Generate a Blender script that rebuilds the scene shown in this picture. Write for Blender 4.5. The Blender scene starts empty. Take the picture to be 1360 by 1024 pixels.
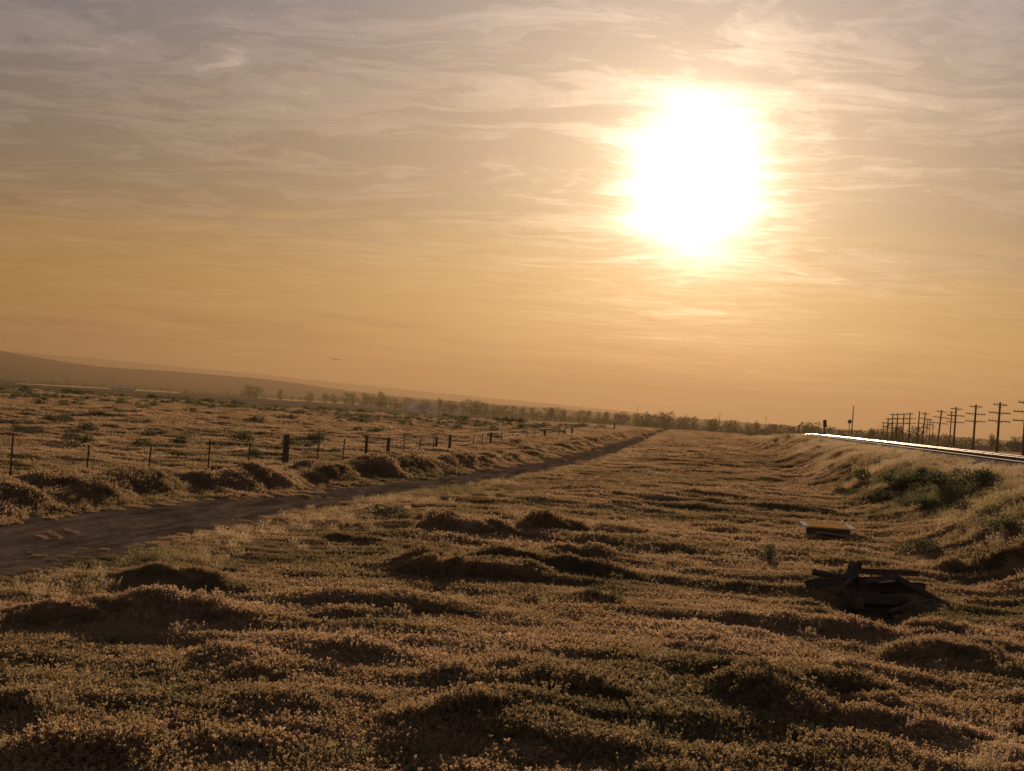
import bpy, math, random
import numpy as np
from mathutils import Vector, Matrix

random.seed(7)
RNG = np.random.default_rng(11)
rad = math.radians
scene = bpy.context.scene
col = scene.collection

# ------------------------------------------------------------------ camera
# World frame: +Y runs along the railway, X to its right, field level z = 0.
FPX, PW, PH = 2200.0, 1360, 1024           # focal length in photo pixels
EYE = 3.0
ROLL = math.atan(0.068)
PITCH = math.atan(29.9 / FPX)
YAW = math.atan(252.6 / FPX)
F_ = Vector((-math.sin(YAW) * math.cos(PITCH), math.cos(YAW) * math.cos(PITCH), math.sin(PITCH)))
R0 = Vector((math.cos(YAW), math.sin(YAW), 0))
U0 = R0.cross(F_)
CR = R0 * math.cos(ROLL) + U0 * math.sin(ROLL)
CU = -R0 * math.sin(ROLL) + U0 * math.cos(ROLL)
cam_d = bpy.data.cameras.new('camera')
cam_d.sensor_width = 36
cam_d.lens = 36 * FPX / PW
cam_d.clip_start = 0.1
cam_d.clip_end = 60000
cam = bpy.data.objects.new('camera', cam_d)
col.objects.link(cam)
m3 = Matrix((CR, CU, -F_)).transposed()
cam.matrix_world = Matrix.Translation((0, 0, EYE)) @ m3.to_4x4()
scene.camera = cam

def ray(px, py):
    d = F_ * FPX + CR * (px - PW / 2) - CU * (py - PH / 2)
    return d.normalized()

def on_plane(px, py, z=0.0):
    """direction through a photo pixel, met with a level plane"""
    d = ray(px, py)
    t = (z - EYE) / d.z
    return Vector((d.x * t, d.y * t, z))

def at_range(px, py, r):
    """point on the ray at horizontal range r"""
    d = ray(px, py)
    t = r / math.hypot(d.x, d.y)
    return Vector((d.x * t, d.y * t, EYE + d.z * t))

# ------------------------------------------------------------------ sun, sky, exposure
SUN = ray(925, 240)
SUN_EL = math.asin(SUN.z)
SUN_AZ = math.atan2(SUN.x, SUN.y)
sd = bpy.data.lights.new('sun', 'SUN')
sd.energy = 5.0
sd.angle = rad(0.6)
sd.color = (1.0, 0.71, 0.44)
sun = bpy.data.objects.new('sun', sd)
sun.rotation_euler = Vector(SUN).to_track_quat('Z', 'Y').to_euler()
col.objects.link(sun)

scene.view_settings.view_transform = 'Standard'
scene.view_settings.look = 'None'
EXPO = 0.9
scene.view_settings.exposure = EXPO
KX = 2.0 ** -EXPO                     # sky radiances below are written as seen in the picture
scene.view_settings.gamma = 1.0
scene.cycles.use_denoising = True
scene.cycles.max_bounces = 6
scene.cycles.transparent_max_bounces = 6
scene.cycles.volume_bounces = 0

class NT:
    """small helper to write node trees"""
    def __init__(self, tree):
        self.t = tree
        for n in list(tree.nodes):
            tree.nodes.remove(n)
    def n(self, kind, **kw):
        nd = self.t.nodes.new(kind)
        for k, v in kw.items():
            setattr(nd, k, v)
        return nd
    def l(self, a, b):
        self.t.links.new(a, b)
    def put(self, sock, v):
        if hasattr(v, 'is_linked'):
            self.l(v, sock)
        elif v is not None:
            sock.default_value = v
    def m(self, op, a, b=None, c=None, clamp=False):
        nd = self.n('ShaderNodeMath', operation=op, use_clamp=clamp)
        for i, v in enumerate((a, b, c)):
            self.put(nd.inputs[i], v)
        return nd.outputs[0]
    def vm(self, op, a, b=None, out=0):
        nd = self.n('ShaderNodeVectorMath', operation=op)
        self.put(nd.inputs[0], a)
        if b is not None:
            if op == 'SCALE':
                self.put(nd.inputs['Scale'], b)
            else:
                self.put(nd.inputs[1], b)
        return nd.outputs[out]
    def mix(self, f, a, b, blend='MIX'):
        nd = self.n('ShaderNodeMix', data_type='RGBA', blend_type=blend)
        self.put(nd.inputs[0], f)
        for s, v in ((nd.inputs[6], a), (nd.inputs[7], b)):
            if isinstance(v, tuple) and len(v) == 3:
                v = v + (1.0,)
            self.put(s, v)
        return nd.outputs[2]
    def ramp(self, f, stops, interp='LINEAR'):
        nd = self.n('ShaderNodeValToRGB')
        nd.color_ramp.interpolation = interp
        e = nd.color_ramp.elements
        while len(e) < len(stops):
            e.new(0.5)
        for i, (p, c) in enumerate(stops):
            e[i].position = p
            if not isinstance(c, tuple):
                c = (c, c, c)
            e[i].color = c + (1.0,)
        self.put(nd.inputs[0], f)
        return nd.outputs[0]
    def noise(self, vec, scale, detail=4, rough=0.55, dist=0.0):
        nd = self.n('ShaderNodeTexNoise')
        self.put(nd.inputs['Vector'], vec)
        nd.inputs['Scale'].default_value = scale
        nd.inputs['Detail'].default_value = detail
        nd.inputs['Roughness'].default_value = rough
        nd.inputs['Distortion'].default_value = dist
        return nd.outputs[0]

def lin(*c):
    return tuple((v / 255 / 12.92) if v <= 10 else ((v / 255 + 0.055) / 1.055) ** 2.4 for v in c)

world = bpy.data.worlds.new('World')
scene.world = world
world.use_nodes = True
w = NT(world.node_tree)
tc = w.n('ShaderNodeTexCoord')
D = w.vm('NORMALIZE', tc.outputs['Generated'])
sx = w.n('ShaderNodeSeparateXYZ'); w.l(D, sx.inputs[0])
dz = sx.outputs[2]
el = w.m('MULTIPLY', w.m('ARCSINE', dz), 180 / math.pi)           # degrees
cosang = w.vm('DOT_PRODUCT', D, tuple(SUN), out=1)
th = w.m('MULTIPLY', w.m('ARCCOSINE', w.m('MINIMUM', cosang, 0.9999999)), 180 / math.pi)
# daylight sky of the atmosphere
sky = w.n('ShaderNodeTexSky', sky_type='NISHITA')
sky.sun_disc = False
sky.sun_elevation = SUN_EL
sky.sun_rotation = SUN_AZ
sky.air_density = 1.0
sky.dust_density = 2.0
sky.ozone_density = 1.0
nish = w.vm('SCALE', sky.outputs[0], 0.004)
# smoky evening air: colour by height above the horizon
eln = w.m('DIVIDE', w.m('MAXIMUM', el, 0.0), 90.0, clamp=True)
base = w.ramp(eln, [
    (0.0, lin(128, 82, 42)), (1.5 / 90, lin(128, 84, 45)), (4.3 / 90, lin(120, 88, 50)),
    (7.2 / 90, lin(106, 96, 84)), (10.0 / 90, lin(104, 99, 99)), (14.0 / 90, lin(101, 104, 119)),
    (30.0 / 90, lin(103, 103, 112)), (1.0, lin(90, 95, 110))])
# plane of thin high cloud
pz = w.m('ADD', w.m('MAXIMUM', dz, 0.0), 0.045)
cx = w.n('ShaderNodeCombineXYZ')
w.l(w.m('DIVIDE', sx.outputs[0], pz), cx.inputs[0])
w.l(w.m('DIVIDE', sx.outputs[1], pz), cx.inputs[1])
mp = w.n('ShaderNodeMapping'); w.l(cx.outputs[0], mp.inputs[0])
mp.inputs['Rotation'].default_value = (0, 0, rad(9))
mp.inputs['Scale'].default_value = (1.1, 1.15, 1)
warp = w.n('ShaderNodeTexNoise'); w.l(mp.outputs[0], warp.inputs['Vector'])
warp.inputs['Scale'].default_value = 0.9; warp.inputs['Detail'].default_value = 5
wv = w.vm('SCALE', w.vm('SUBTRACT', warp.outputs[1], (0.5, 0.5, 0.5)), 1.5)
P = w.vm('ADD', mp.outputs[0], wv)
big = w.noise(P, 0.8, 3, 0.5)
fine = w.noise(P, 3.3, 12, 0.70, 0.25)
mp2 = w.n('ShaderNodeMapping'); w.l(P, mp2.inputs[0])
mp2.inputs['Scale'].default_value = (0.35, 2.2, 1); mp2.inputs['Rotation'].default_value = (0, 0, rad(14))
streak = w.noise(mp2.outputs[0], 2.3, 10, 0.66, 0.2)
cl = w.m('MULTIPLY', w.m('ADD', w.m('MULTIPLY', fine, 0.55), w.m('MULTIPLY', streak, 0.45)), 1.0)
cl = w.m('ADD', cl, w.m('MULTIPLY', w.m('SUBTRACT', big, 0.5), 0.5))
cirrus = w.ramp(cl, [(0.455, 0.0), (0.57, 0.32), (0.71, 1.0)], 'EASE')
# soft yellow veil lower down
veil = w.ramp(w.m('ADD', w.m('MULTIPLY', el, 0.1), w.m('MULTIPLY', w.m('SUBTRACT', big, 0.5), 0.6)),
              [(0.10, 0.0), (0.28, 1.0), (0.50, 0.8), (0.62, 0.0)], 'EASE')
low = w.ramp(w.m('DIVIDE', el, 10.0, clamp=True), [(0.05, 0.08), (0.35, 0.34), (0.8, 1.0)])
# aureole of the sun in haze and thin cloud; the cloud makes its edge uneven
de = w.m('SUBTRACT', el, math.degrees(SUN_EL))
thv = w.m('SQRT', w.m('MAXIMUM', w.m('SUBTRACT', w.m('MULTIPLY', th, th), w.m('MULTIPLY', w.m('MULTIPLY', de, de), 0.3)), 0.0))
thc = w.m('MULTIPLY', thv, w.m('ADD', 1.0, w.m('MULTIPLY', w.m('SUBTRACT', 0.5, cl), 1.0)))
wide = w.m('POWER', math.e, w.m('MULTIPLY', th, -1 / 5.7))
core = w.m('POWER', math.e, w.m('MULTIPLY', w.m('POWER', w.m('DIVIDE', thc, 1.68), 2.0), -1.0))
midg = w.m('POWER', math.e, w.m('MULTIPLY', w.m('POWER', w.m('DIVIDE', thc, 4.2), 2.0), -1.0))
def glow(f, c, k):
    return w.vm('SCALE', w.vm('SCALE', c, k), f)
aur = w.vm('ADD', glow(wide, (1.0, 0.71, 0.43), 1.15), glow(core, (1.0, 0.90, 0.74), 4.0))
aur = w.vm('ADD', aur, glow(w.m('MULTIPLY', midg, w.m('ADD', 0.35, cirrus)), (1.0, 0.74, 0.47), 0.55))
skyc = w.vm('ADD', w.vm('ADD', base, nish), aur)
cadd = w.m('MULTIPLY', w.m('MULTIPLY', cirrus, low), w.m('ADD', 0.19, w.m('MULTIPLY', wide, 0.8)))
skyc = w.vm('ADD', skyc, w.vm('SCALE', (1.0, 0.74, 0.56), cadd))
skyc = w.vm('ADD', skyc, w.vm('SCALE', (0.13, 0.082, 0.016), w.m('MULTIPLY', veil, w.m('ADD', 0.3, streak))))
skyc = w.vm('SCALE', skyc, KX)
bg = w.n('ShaderNodeBackground'); w.l(skyc, bg.inputs[0]); bg.inputs[1].default_value = 1.0
wo = w.n('ShaderNodeOutputWorld'); w.l(bg.outputs[0], wo.inputs[0])

# ------------------------------------------------------------------ helpers
def prop(o, label=None, cat=None, group=None, kind=None):
    if label: o['label'] = label
    if cat: o['category'] = cat
    if group: o['group'] = group
    if kind: o['kind'] = kind
    return o

def mesh_obj(name, verts, faces, mat, parent=None, smooth=False):
    me = bpy.data.meshes.new(name)
    me.from_pydata([tuple(v) for v in verts], [], faces)
    me.materials.append(mat)
    if smooth:
        me.polygons.foreach_set('use_smooth', [True] * len(me.polygons))
    o = bpy.data.objects.new(name, me)
    col.objects.link(o)
    if parent: o.parent = parent
    return o

def link_mesh(name, me, parent=None):
    o = bpy.data.objects.new(name, me)
    col.objects.link(o)
    if parent: o.parent = parent
    return o

def empty(name, loc, rz=0.0):
    o = bpy.data.objects.new(name, None)
    o.empty_display_size = 0.2
    o.location = loc
    o.rotation_euler = (0, 0, rz)
    col.objects.link(o)
    return o

class MB:
    def __init__(self):
        self.v, self.f = [], []
    def add(self, vs, fs):
        b = len(self.v)
        self.v += [tuple(p) for p in vs]
        self.f += [tuple(b + i for i in q) for q in fs]
    def box(self, c, s, M=None, jit=0.0):
        vs = []
        for dx in (-1, 1):
            for dy in (-1, 1):
                for dz_ in (-1, 1):
                    p = Vector((dx * s[0] / 2, dy * s[1] / 2, dz_ * s[2] / 2))
                    if jit: p += Vector([random.uniform(-jit, jit) for _ in range(3)])
                    if M is not None: p = M @ p
                    vs.append(p + Vector(c))
        self.add(vs, [(0, 1, 3, 2), (4, 6, 7, 5), (0, 4, 5, 1), (2, 3, 7, 6), (0, 2, 6, 4), (1, 5, 7, 3)])
    def tube(self, pts, rs, n=6, cap=True):
        pts = [Vector(p) for p in pts]
        rings = []
        for i, p in enumerate(pts):
            t = (pts[min(i + 1, len(pts) - 1)] - pts[max(i - 1, 0)]).normalized()
            a = t.cross(Vector((0.31, 0.87, 0.13)) if abs(t.z) > 0.5 else Vector((0, 0, 1))).normalized()
            b = t.cross(a)
            r = rs[i] if isinstance(rs, (list, tuple)) else rs
            rings.append([p + (a * math.cos(2 * math.pi * k / n) + b * math.sin(2 * math.pi * k / n)) * r for k in range(n)])
        vs = [q for rg in rings for q in rg]
        fs = []
        for i in range(len(rings) - 1):
            for k in range(n):
                fs.append((i * n + k, i * n + (k + 1) % n, (i + 1) * n + (k + 1) % n, (i + 1) * n + k))
        if cap:
            fs.append(tuple(range(n))[::-1])
            fs.append(tuple((len(rings) - 1) * n + k for k in range(n)))
        self.add(vs, fs)
    def mesh(self, name, mat, smooth=False):
        me = bpy.data.meshes.new(name)
        me.from_pydata(self.v, [], self.f)
        me.materials.append(mat)
        if smooth:
            me.polygons.foreach_set('use_smooth', [True] * len(me.polygons))
        return me
    def build(self, name, mat, parent=None, smooth=False):
        return link_mesh(name, self.mesh(name, mat, smooth), parent)

def new_mat(name):
    m = bpy.data.materials.new(name)
    m.use_nodes = True
    return m, NT(m.node_tree)

def simple_mat(name, c1, c2, scale=6.0, rough=0.85, metallic=0.0, stretch=(1, 1, 1), bump=0.3, spec=0.3):
    m, t = new_mat(name)
    tcn = t.n('ShaderNodeTexCoord')
    mpn = t.n('ShaderNodeMapping'); t.l(tcn.outputs['Object'], mpn.inputs[0])
    mpn.inputs['Scale'].default_value = stretch
    f = t.noise(mpn.outputs[0], scale, 6, 0.65)
    f2 = t.ramp(f, [(0.3, 0.0), (0.7, 1.0)])
    c = t.mix(f2, c1, c2)
    bs = t.n('ShaderNodeBsdfPrincipled')
    t.l(c, bs.inputs['Base Color'])
    bs.inputs['Roughness'].default_value = rough
    bs.inputs['Metallic'].default_value = metallic
    bs.inputs['Specular IOR Level'].default_value = spec
    if bump:
        b = t.n('ShaderNodeBump'); b.inputs['Strength'].default_value = bump; b.inputs['Distance'].default_value = 0.01
        t.l(f, b.inputs['Height']); t.l(b.outputs[0], bs.inputs['Normal'])
    o = t.n('ShaderNodeOutputMaterial'); t.l(bs.outputs[0], o.inputs[0])
    return m

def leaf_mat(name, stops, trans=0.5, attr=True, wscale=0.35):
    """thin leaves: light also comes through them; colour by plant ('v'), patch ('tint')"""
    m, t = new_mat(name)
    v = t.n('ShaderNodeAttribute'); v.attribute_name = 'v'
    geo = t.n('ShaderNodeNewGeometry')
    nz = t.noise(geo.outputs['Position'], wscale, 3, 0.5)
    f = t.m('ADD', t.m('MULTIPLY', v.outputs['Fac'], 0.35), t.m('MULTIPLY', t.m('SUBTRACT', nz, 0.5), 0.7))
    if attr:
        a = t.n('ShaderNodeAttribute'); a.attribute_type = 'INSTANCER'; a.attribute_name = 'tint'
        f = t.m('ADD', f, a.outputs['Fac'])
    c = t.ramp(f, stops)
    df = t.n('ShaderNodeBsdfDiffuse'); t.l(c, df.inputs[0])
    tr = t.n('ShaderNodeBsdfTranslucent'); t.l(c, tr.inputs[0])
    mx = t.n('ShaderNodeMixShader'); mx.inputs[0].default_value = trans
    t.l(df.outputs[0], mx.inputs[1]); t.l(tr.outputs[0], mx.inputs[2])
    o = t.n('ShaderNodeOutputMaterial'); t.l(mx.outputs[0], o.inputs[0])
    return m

# value noise for shaping the land
_perm = RNG.random((256, 256))
def vnoise(x, y):
    xi = np.floor(x).astype(np.int64); yi = np.floor(y).astype(np.int64)
    fx = x - xi; fy = y - yi
    fx = fx * fx * fx * (fx * (fx * 6 - 15) + 10); fy = fy * fy * fy * (fy * (fy * 6 - 15) + 10)
    a = _perm[xi & 255, yi & 255]; b = _perm[(xi + 1) & 255, yi & 255]
    c = _perm[xi & 255, (yi + 1) & 255]; d = _perm[(xi + 1) & 255, (yi + 1) & 255]
    return (a * (1 - fx) + b * fx) * (1 - fy) + (c * (1 - fx) + d * fx) * fy - 0.5
def fbm(x, y, o=4, g=0.5):
    s = 0; a = 1.0
    for i in range(o):
        s = s + a * vnoise(x + 17.3 * i, y - 9.1 * i); x = x * 2.03; y = y * 2.03; a *= g
    return s
def sstep(a, b, x):
    t = np.clip((x - a) / (b - a), 0, 1)
    return t * t * (3 - 2 * t)

# ------------------------------------------------------------------ the land
ROAD_Y = np.array([-60, 10, 25, 30, 41, 52, 66, 81, 110, 150, 224, 330, 600.])
ROAD_X = np.array([-12.2, -12.2, -11.8, -11.7, -11.5, -10.8, -9.6, -8.6, -7.9, -7.8, -7.9, -8.5, -9.])
def road_hw(y):
    return np.interp(y, [0, 28, 42, 60, 80, 110], [2.3, 2.15, 1.5, 1.05, 1.3, 1.4])
def road_x(y):
    return np.interp(y, ROAD_Y, ROAD_X)
RAIL_X, RAIL_Z = 12.5, 2.43
def rail_drop(y):
    """the line falls away gently in the distance"""
    return 0.012 * np.clip(y - 182, 0, None) * sstep(170, 215, y)

# hummocks whose shaded near sides show in the photograph: x0, x1, y of crest, y of shade's end
HUM = [(80, 340, 815, 872), (150, 325, 768, 800), (225, 400, 893, 942), (-40, 380, 965, 1030), (510, 700, 762, 812),
       (640, 830, 760, 802), (540, 700, 972, 1050), (640, 760, 922, 978), (760, 860, 935, 985), (1200, 1312, 878, 918),
       (955, 1095, 938, 1008), (1155, 1320, 978, 1030), (455, 565, 668, 700), (545, 665, 703, 732), (660, 770, 703, 727),
       (1270, 1390, 765, 792), (1085, 1195, 922, 948), (915, 965, 868, 890),
       (300, 420, 690, 705), (420, 520, 720, 735), (-60, 90, 860, 890), (740, 830, 735, 752),
       (100, 200, 735, 752), (430, 520, 815, 832)]
HP = []
for x0, x1, yt, yb in HUM:
    c = on_plane((x0 + x1) / 2, yt, 0.12)
    if abs(c.x - float(road_x(c.y))) < 3.2: continue
    e = on_plane((x0 + x1) / 2, yb, 0.0)
    s = FPX / math.hypot(c.x, c.y)
    L = c.y - e.y
    HP.append((c.x, c.y, (x1 - x0) / 2 / s, min(0.31, max(0.07, L * 0.095))))

# skyline of the hills: photo x, pixels above eye level
SKY_X = np.array([-900, -300, 0, 40, 100, 140, 240, 340, 400, 440, 500, 560, 620, 760, 900, 1360, 2200.])
SKY_P = np.array([70, 48, 29, 25.5, 19, 17.5, 17, 15.5, 12.5, 9.5, 6.5, 5, 4, 3, 2, 2, 3.])
FAR_X = np.array([-900, 0, 200, 328, 480, 600, 700, 800, 900, 1000, 2200.])
FAR_P = np.array([24, 28, 26, 22, 17, 13, 10, 7, 4, 2, 2.])
def px_of(x, y):
    """level photo column of a bearing"""
    fx = x * R0.x + y * R0.y
    fy = np.maximum(x * F_.x + y * F_.y, 1e-3) / math.cos(PITCH)
    return PW / 2 + np.clip(fx / fy * FPX, -3000, 3000)

def burn_shade(x, y):
    """bare patch at the burnt timbers: scorched soil plus their painted shadow"""
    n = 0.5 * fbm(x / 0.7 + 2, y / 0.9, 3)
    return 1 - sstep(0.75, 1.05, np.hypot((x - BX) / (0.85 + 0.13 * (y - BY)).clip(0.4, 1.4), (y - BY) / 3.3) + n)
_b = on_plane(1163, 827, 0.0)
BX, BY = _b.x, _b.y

def ground(x, y, veg=False):
    x = np.asarray(x, float); y = np.asarray(y, float)
    r = np.hypot(x, y)
    near = 1 - sstep(160, 420, r)
    z = 0.30 * fbm(x / 13 + 5, y / 17, 3) * (1 - sstep(300, 500, r)) * (0.25 + 0.75 * sstep(2, 12, np.abs(x - road_x(y))))
    # hummocky turf: low ridges lying across the light
    h = fbm(x / 2.9 + 3 + 0.2 * y, y / 1.35, 3, 0.5)
    h2 = fbm(x / 0.75, y / 0.55 + 40, 2, 0.5)
    rough = near * (0.20 * np.maximum(h + 0.05, -0.15) + 0.06 * h2)
    rough = rough + near * sstep(60, 110, r) * 0.26 * np.maximum(fbm(x / 7 + 9, y / 2.6, 3), -0.12)
    t = x - road_x(y)
    hw = road_hw(y)
    onroad = 1 - sstep(hw - 0.2, hw + 0.5, np.abs(t))
    nearroad = 1 - sstep(hw + 0.4, hw + 4.5, np.abs(t)) * (t > 0) - (t <= 0)
    z = z + rough * (1 - 0.95 * onroad) * (1 - 0.65 * np.clip(nearroad, 0, 1)) - 0.06 * np.clip(nearroad, 0, 1)
    # road bed, its right verge and the bank on its left
    fade = 1 - sstep(260, 420, y)
    z = z + 0.03 * (1 - sstep(hw - 0.2, hw + 0.6, np.abs(t))) * fade
    z = z - 0.035 * fade * (np.exp(-((t - 0.75) / 0.22) ** 2) + np.exp(-((t + 0.75) / 0.22) ** 2))
    tb_ = t + hw - 1.5 + 0.8 * fbm(x / 3 + 4, y / 3, 2)
    bank = sstep(-1.5, -2.7, tb_) * (1 - sstep(-3.0, -5.2, tb_))
    z = z + bank * fade * (0.46 + 0.5 * fbm(x / 1.1 + 30, y / 3.0, 3)) * (1 - 0.45 * sstep(60, 110, y))
    wx, wy = fbm(x / 0.9 + 61, y / 0.9, 3), fbm(x / 1.1 + 7, y / 1.0 + 83, 3)
    for hx, hy, ha, hh in HP:
        dx = np.abs(x - hx + 0.9 * wx) / ha; dy = y - hy + 1.3 * wy + 0.35 * np.sin((x - hx) / ha * 2.2 + hx)
        sy = np.where(dy < 0, 0.34, 1.15)
        k = np.where((dx < 2.2) & (np.abs(dy) < 5), np.exp(-dx ** 3 * 0.8 - (dy / sy) ** 2), 0)
        z = z + hh * k * (1 + 0.9 * wx)
    z = z - 0.13 * burn_shade(x, y)
    # mound under the burnt timbers
    z = z + 0.12 * np.exp(-((x - 3.4) / 1.4) ** 2 - ((y - 29.6) / 0.9) ** 2)
    # railway embankment
    em = sstep(5.2, 11.2, x + (0.9 * fbm(x / 4, y / 5, 3) + 0.5 * fbm(x / 11, y / 16 + 4, 2)) * (1 - sstep(8.5, 10.5, x))) * (1 - sstep(16.6, 23, x)) * (1 - sstep(500, 700, y))
    z = z * (1 - 0.75 * sstep(9.5, 10.8, x) * (1 - sstep(16, 17.5, x))) + em * np.maximum(1.94 - rail_drop(y), 0)
    # shoulder the camera stands on
    z = z + 1.35 * (1 - sstep(3, 10.5, r)) + 0.6 * (1 - sstep(-25, -6, y)) * (r < 400)
    # fields end, the land drops to a valley floor and rises to hills
    edge = 290 + 30 * fbm(x / 160, y / 160, 2) + 260 * sstep(-60, 0, x)
    z = z - 8.3 * sstep(edge, edge + 380, r)
    px = px_of(x, y)
    front = sstep(-0.25, 0.1, (x * F_.x + y * F_.y) / np.maximum(r, 1))
    H1 = 11.3 + np.interp(px, SKY_X, SKY_P) / FPX * 6200
    wob = 1 + 0.10 * fbm(px / 130, r / 900, 3)
    hill = H1 * wob * sstep(3600, 6200, r)
    H2 = 11.3 + np.interp(px, FAR_X, FAR_P) / FPX * 14000
    hill = np.maximum(hill, H2 * (1 + 0.06 * fbm(px / 90, r / 3000, 3)) * sstep(9500, 14000, r))
    z = z + np.where(r > 3500, hill * front + (1 - front) * 30 * sstep(3600, 6200, r), 0)
    return z

def gz(x, y):
    return float(ground(np.array([x]), np.array([y]))[0])

def on_ground(px, py):
    """where the ray through a pixel meets the land"""
    d = ray(px, py)
    hl = math.hypot(d.x, d.y)
    rr = np.exp(np.linspace(math.log(12), math.log(9000), 4000))
    zx = EYE + d.z / hl * rr
    g = ground(d.x / hl * rr, d.y / hl * rr)
    i = int(np.argmax(g >= zx)) if (g >= zx).any() else len(rr) - 1
    r = rr[i]
    return Vector((d.x / hl * r, d.y / hl * r, float(g[i])))

# albedo of the ground by place (field soil, straw, valley crops)
def ground_tone(x, y):
    r = np.hypot(x, y)
    n = fbm(x / 6, y / 9, 4) * 0.8 + 0.5
    n2 = fbm(x / 40, y / 30 + 7, 3) * 0.9 + 0.5
    a = np.array([0.15, 0.10, 0.06]); b = np.array([0.30, 0.20, 0.115]); g = np.array([0.12, 0.115, 0.06])
    n = np.clip(n, 0, 1)[:, None]; n2 = np.clip(n2, 0, 1)[:, None]
    c = a * (1 - n) + b * n
    gm = (sstep(0.52, 0.8, n2[:, 0]) * sstep(60, 200, r))[:, None] * 0.6
    c = c * (1 - gm) + g * gm
    # scrubby greener strip towards the lip of the field
    lip = (sstep(230, 360, r) * (1 - sstep(600, 700, r)) * 0.75)[:, None]
    c = c * (1 - lip) + g * 1.1 * lip
    v = sstep(650, 900, r)[:, None]
    cell = np.floor(fbm(x / 900, y / 500, 2) * 9)
    cr = np.stack([0.10 + 0.025 * np.sin(cell * 2.1), 0.098 + 0.03 * np.sin(cell * 3.7 + 1), 0.05 + 0.015 * np.sin(cell * 1.3)], 1)
    c = c * (1 - v) + cr * v
    hl = sstep(3800, 5000, r)[:, None]
    c = c * (1 - hl) + np.array([0.15, 0.105, 0.07]) * hl
    bm_ = burn_shade(x, y)[:, None]
    c = c * (1 - bm_) + np.array([0.022, 0.019, 0.017]) * bm_  # near-black albedo: scorched soil, with the heap's cast shadow painted in
    # cinder and gravel shoulder of the line
    em = (sstep(10.2, 10.9, x) * (1 - sstep(16.2, 17, x)) * (1 - sstep(500, 600, y)))[:, None]
    c = c * (1 - em) + np.array([0.10, 0.085, 0.07]) * em
    return c

gm_, t = new_mat('ground')
va = t.n('ShaderNodeAttribute'); va.attribute_name = 'tone'
geo = t.n('ShaderNodeNewGeometry')
n1 = t.noise(geo.outputs['Position'], 9.0, 6, 0.7)
n2 = t.noise(geo.outputs['Position'], 0.9, 5, 0.65)
cc = t.mix(1.0, va.outputs['Color'], t.ramp(n1, [(0.25, 0.55), (0.75, 1.35)]), 'MULTIPLY')
cc = t.mix(1.0, cc, t.ramp(n2, [(0.3, 0.6), (0.7, 1.3)]), 'MULTIPLY')
bs = t.n('ShaderNodeBsdfDiffuse'); t.l(cc, bs.inputs['Color']); bs.inputs['Roughness'].default_value = 0.6
bp = t.n('ShaderNodeBump'); bp.inputs['Strength'].default_value = 0.8; bp.inputs['Distance'].default_value = 0.05
t.l(n1, bp.inputs['Height']); t.l(bp.outputs[0], bs.inputs['Normal'])
t.l(bs.outputs[0], t.n('ShaderNodeOutputMaterial').inputs[0])

def polar_sheet():
    az = []
    a = -math.pi
    view = YAW                       # bearings measured anticlockwise from +Y
    offs = np.concatenate([np.linspace(-math.pi, -0.5, 44, endpoint=False), np.linspace(-0.5, -0.26, 60, endpoint=False),
                           np.linspace(-0.26, 0.26, 460, endpoint=False), np.linspace(0.26, 0.5, 60, endpoint=False),
                           np.linspace(0.5, math.pi, 44, endpoint=False)])
    az = view + offs
    rs = np.concatenate([[0.4, 1.5, 3, 4.5, 6, 7.5, 9, 10.5], np.exp(np.arange(math.log(11.5), math.log(75), 0.0055)),
                         np.exp(np.arange(math.log(75), math.log(480), 0.012)), np.exp(np.arange(math.log(480), math.log(16000), 0.03))])
    A, Rr = np.meshgrid(az, rs)
    X = (-np.sin(A) * Rr).ravel(); Y = (np.cos(A) * Rr).ravel()
    Z = ground(X, Y)
    tt = np.abs(X - road_x(Y))
    Z = Z - 0.06 * ((tt < road_hw(Y) - 0.15) & (Y < 330) & (Y > 8))
    na, nr = len(az), len(rs)
    V = np.stack([X, Y, Z], 1)
    i, j = np.meshgrid(np.arange(nr - 1), np.arange(na), indexing='ij')
    j2 = (j + 1) % na
    Fq = np.stack([i * na + j, (i + 1) * na + j, (i + 1) * na + j2, i * na + j2], -1).reshape(-1, 4)
    return V, Fq

def np_mesh(name, V, Fq, mat, smooth=True):
    me = bpy.data.meshes.new(name)
    n, k = Fq.shape
    me.vertices.add(len(V)); me.vertices.foreach_set('co', V.astype(np.float32).ravel())
    me.loops.add(n * k); me.loops.foreach_set('vertex_index', Fq.astype(np.int32).ravel())
    me.polygons.add(n)
    me.polygons.foreach_set('loop_start', (np.arange(n) * k).astype(np.int32))
    me.polygons.foreach_set('loop_total', np.full(n, k, np.int32))
    me.polygons.foreach_set('use_smooth', np.full(n, smooth))
    me.update(calc_edges=True)
    me.validate()
    me.materials.append(mat)
    return me

V, Fq = polar_sheet()
me = np_mesh('ground', V, Fq, gm_)
ca = me.color_attributes.new('tone', 'FLOAT_COLOR', 'POINT')
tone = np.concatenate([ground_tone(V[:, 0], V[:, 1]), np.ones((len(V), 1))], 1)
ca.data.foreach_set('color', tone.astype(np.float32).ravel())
prop(link_mesh('ground', me), kind='structure')

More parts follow.
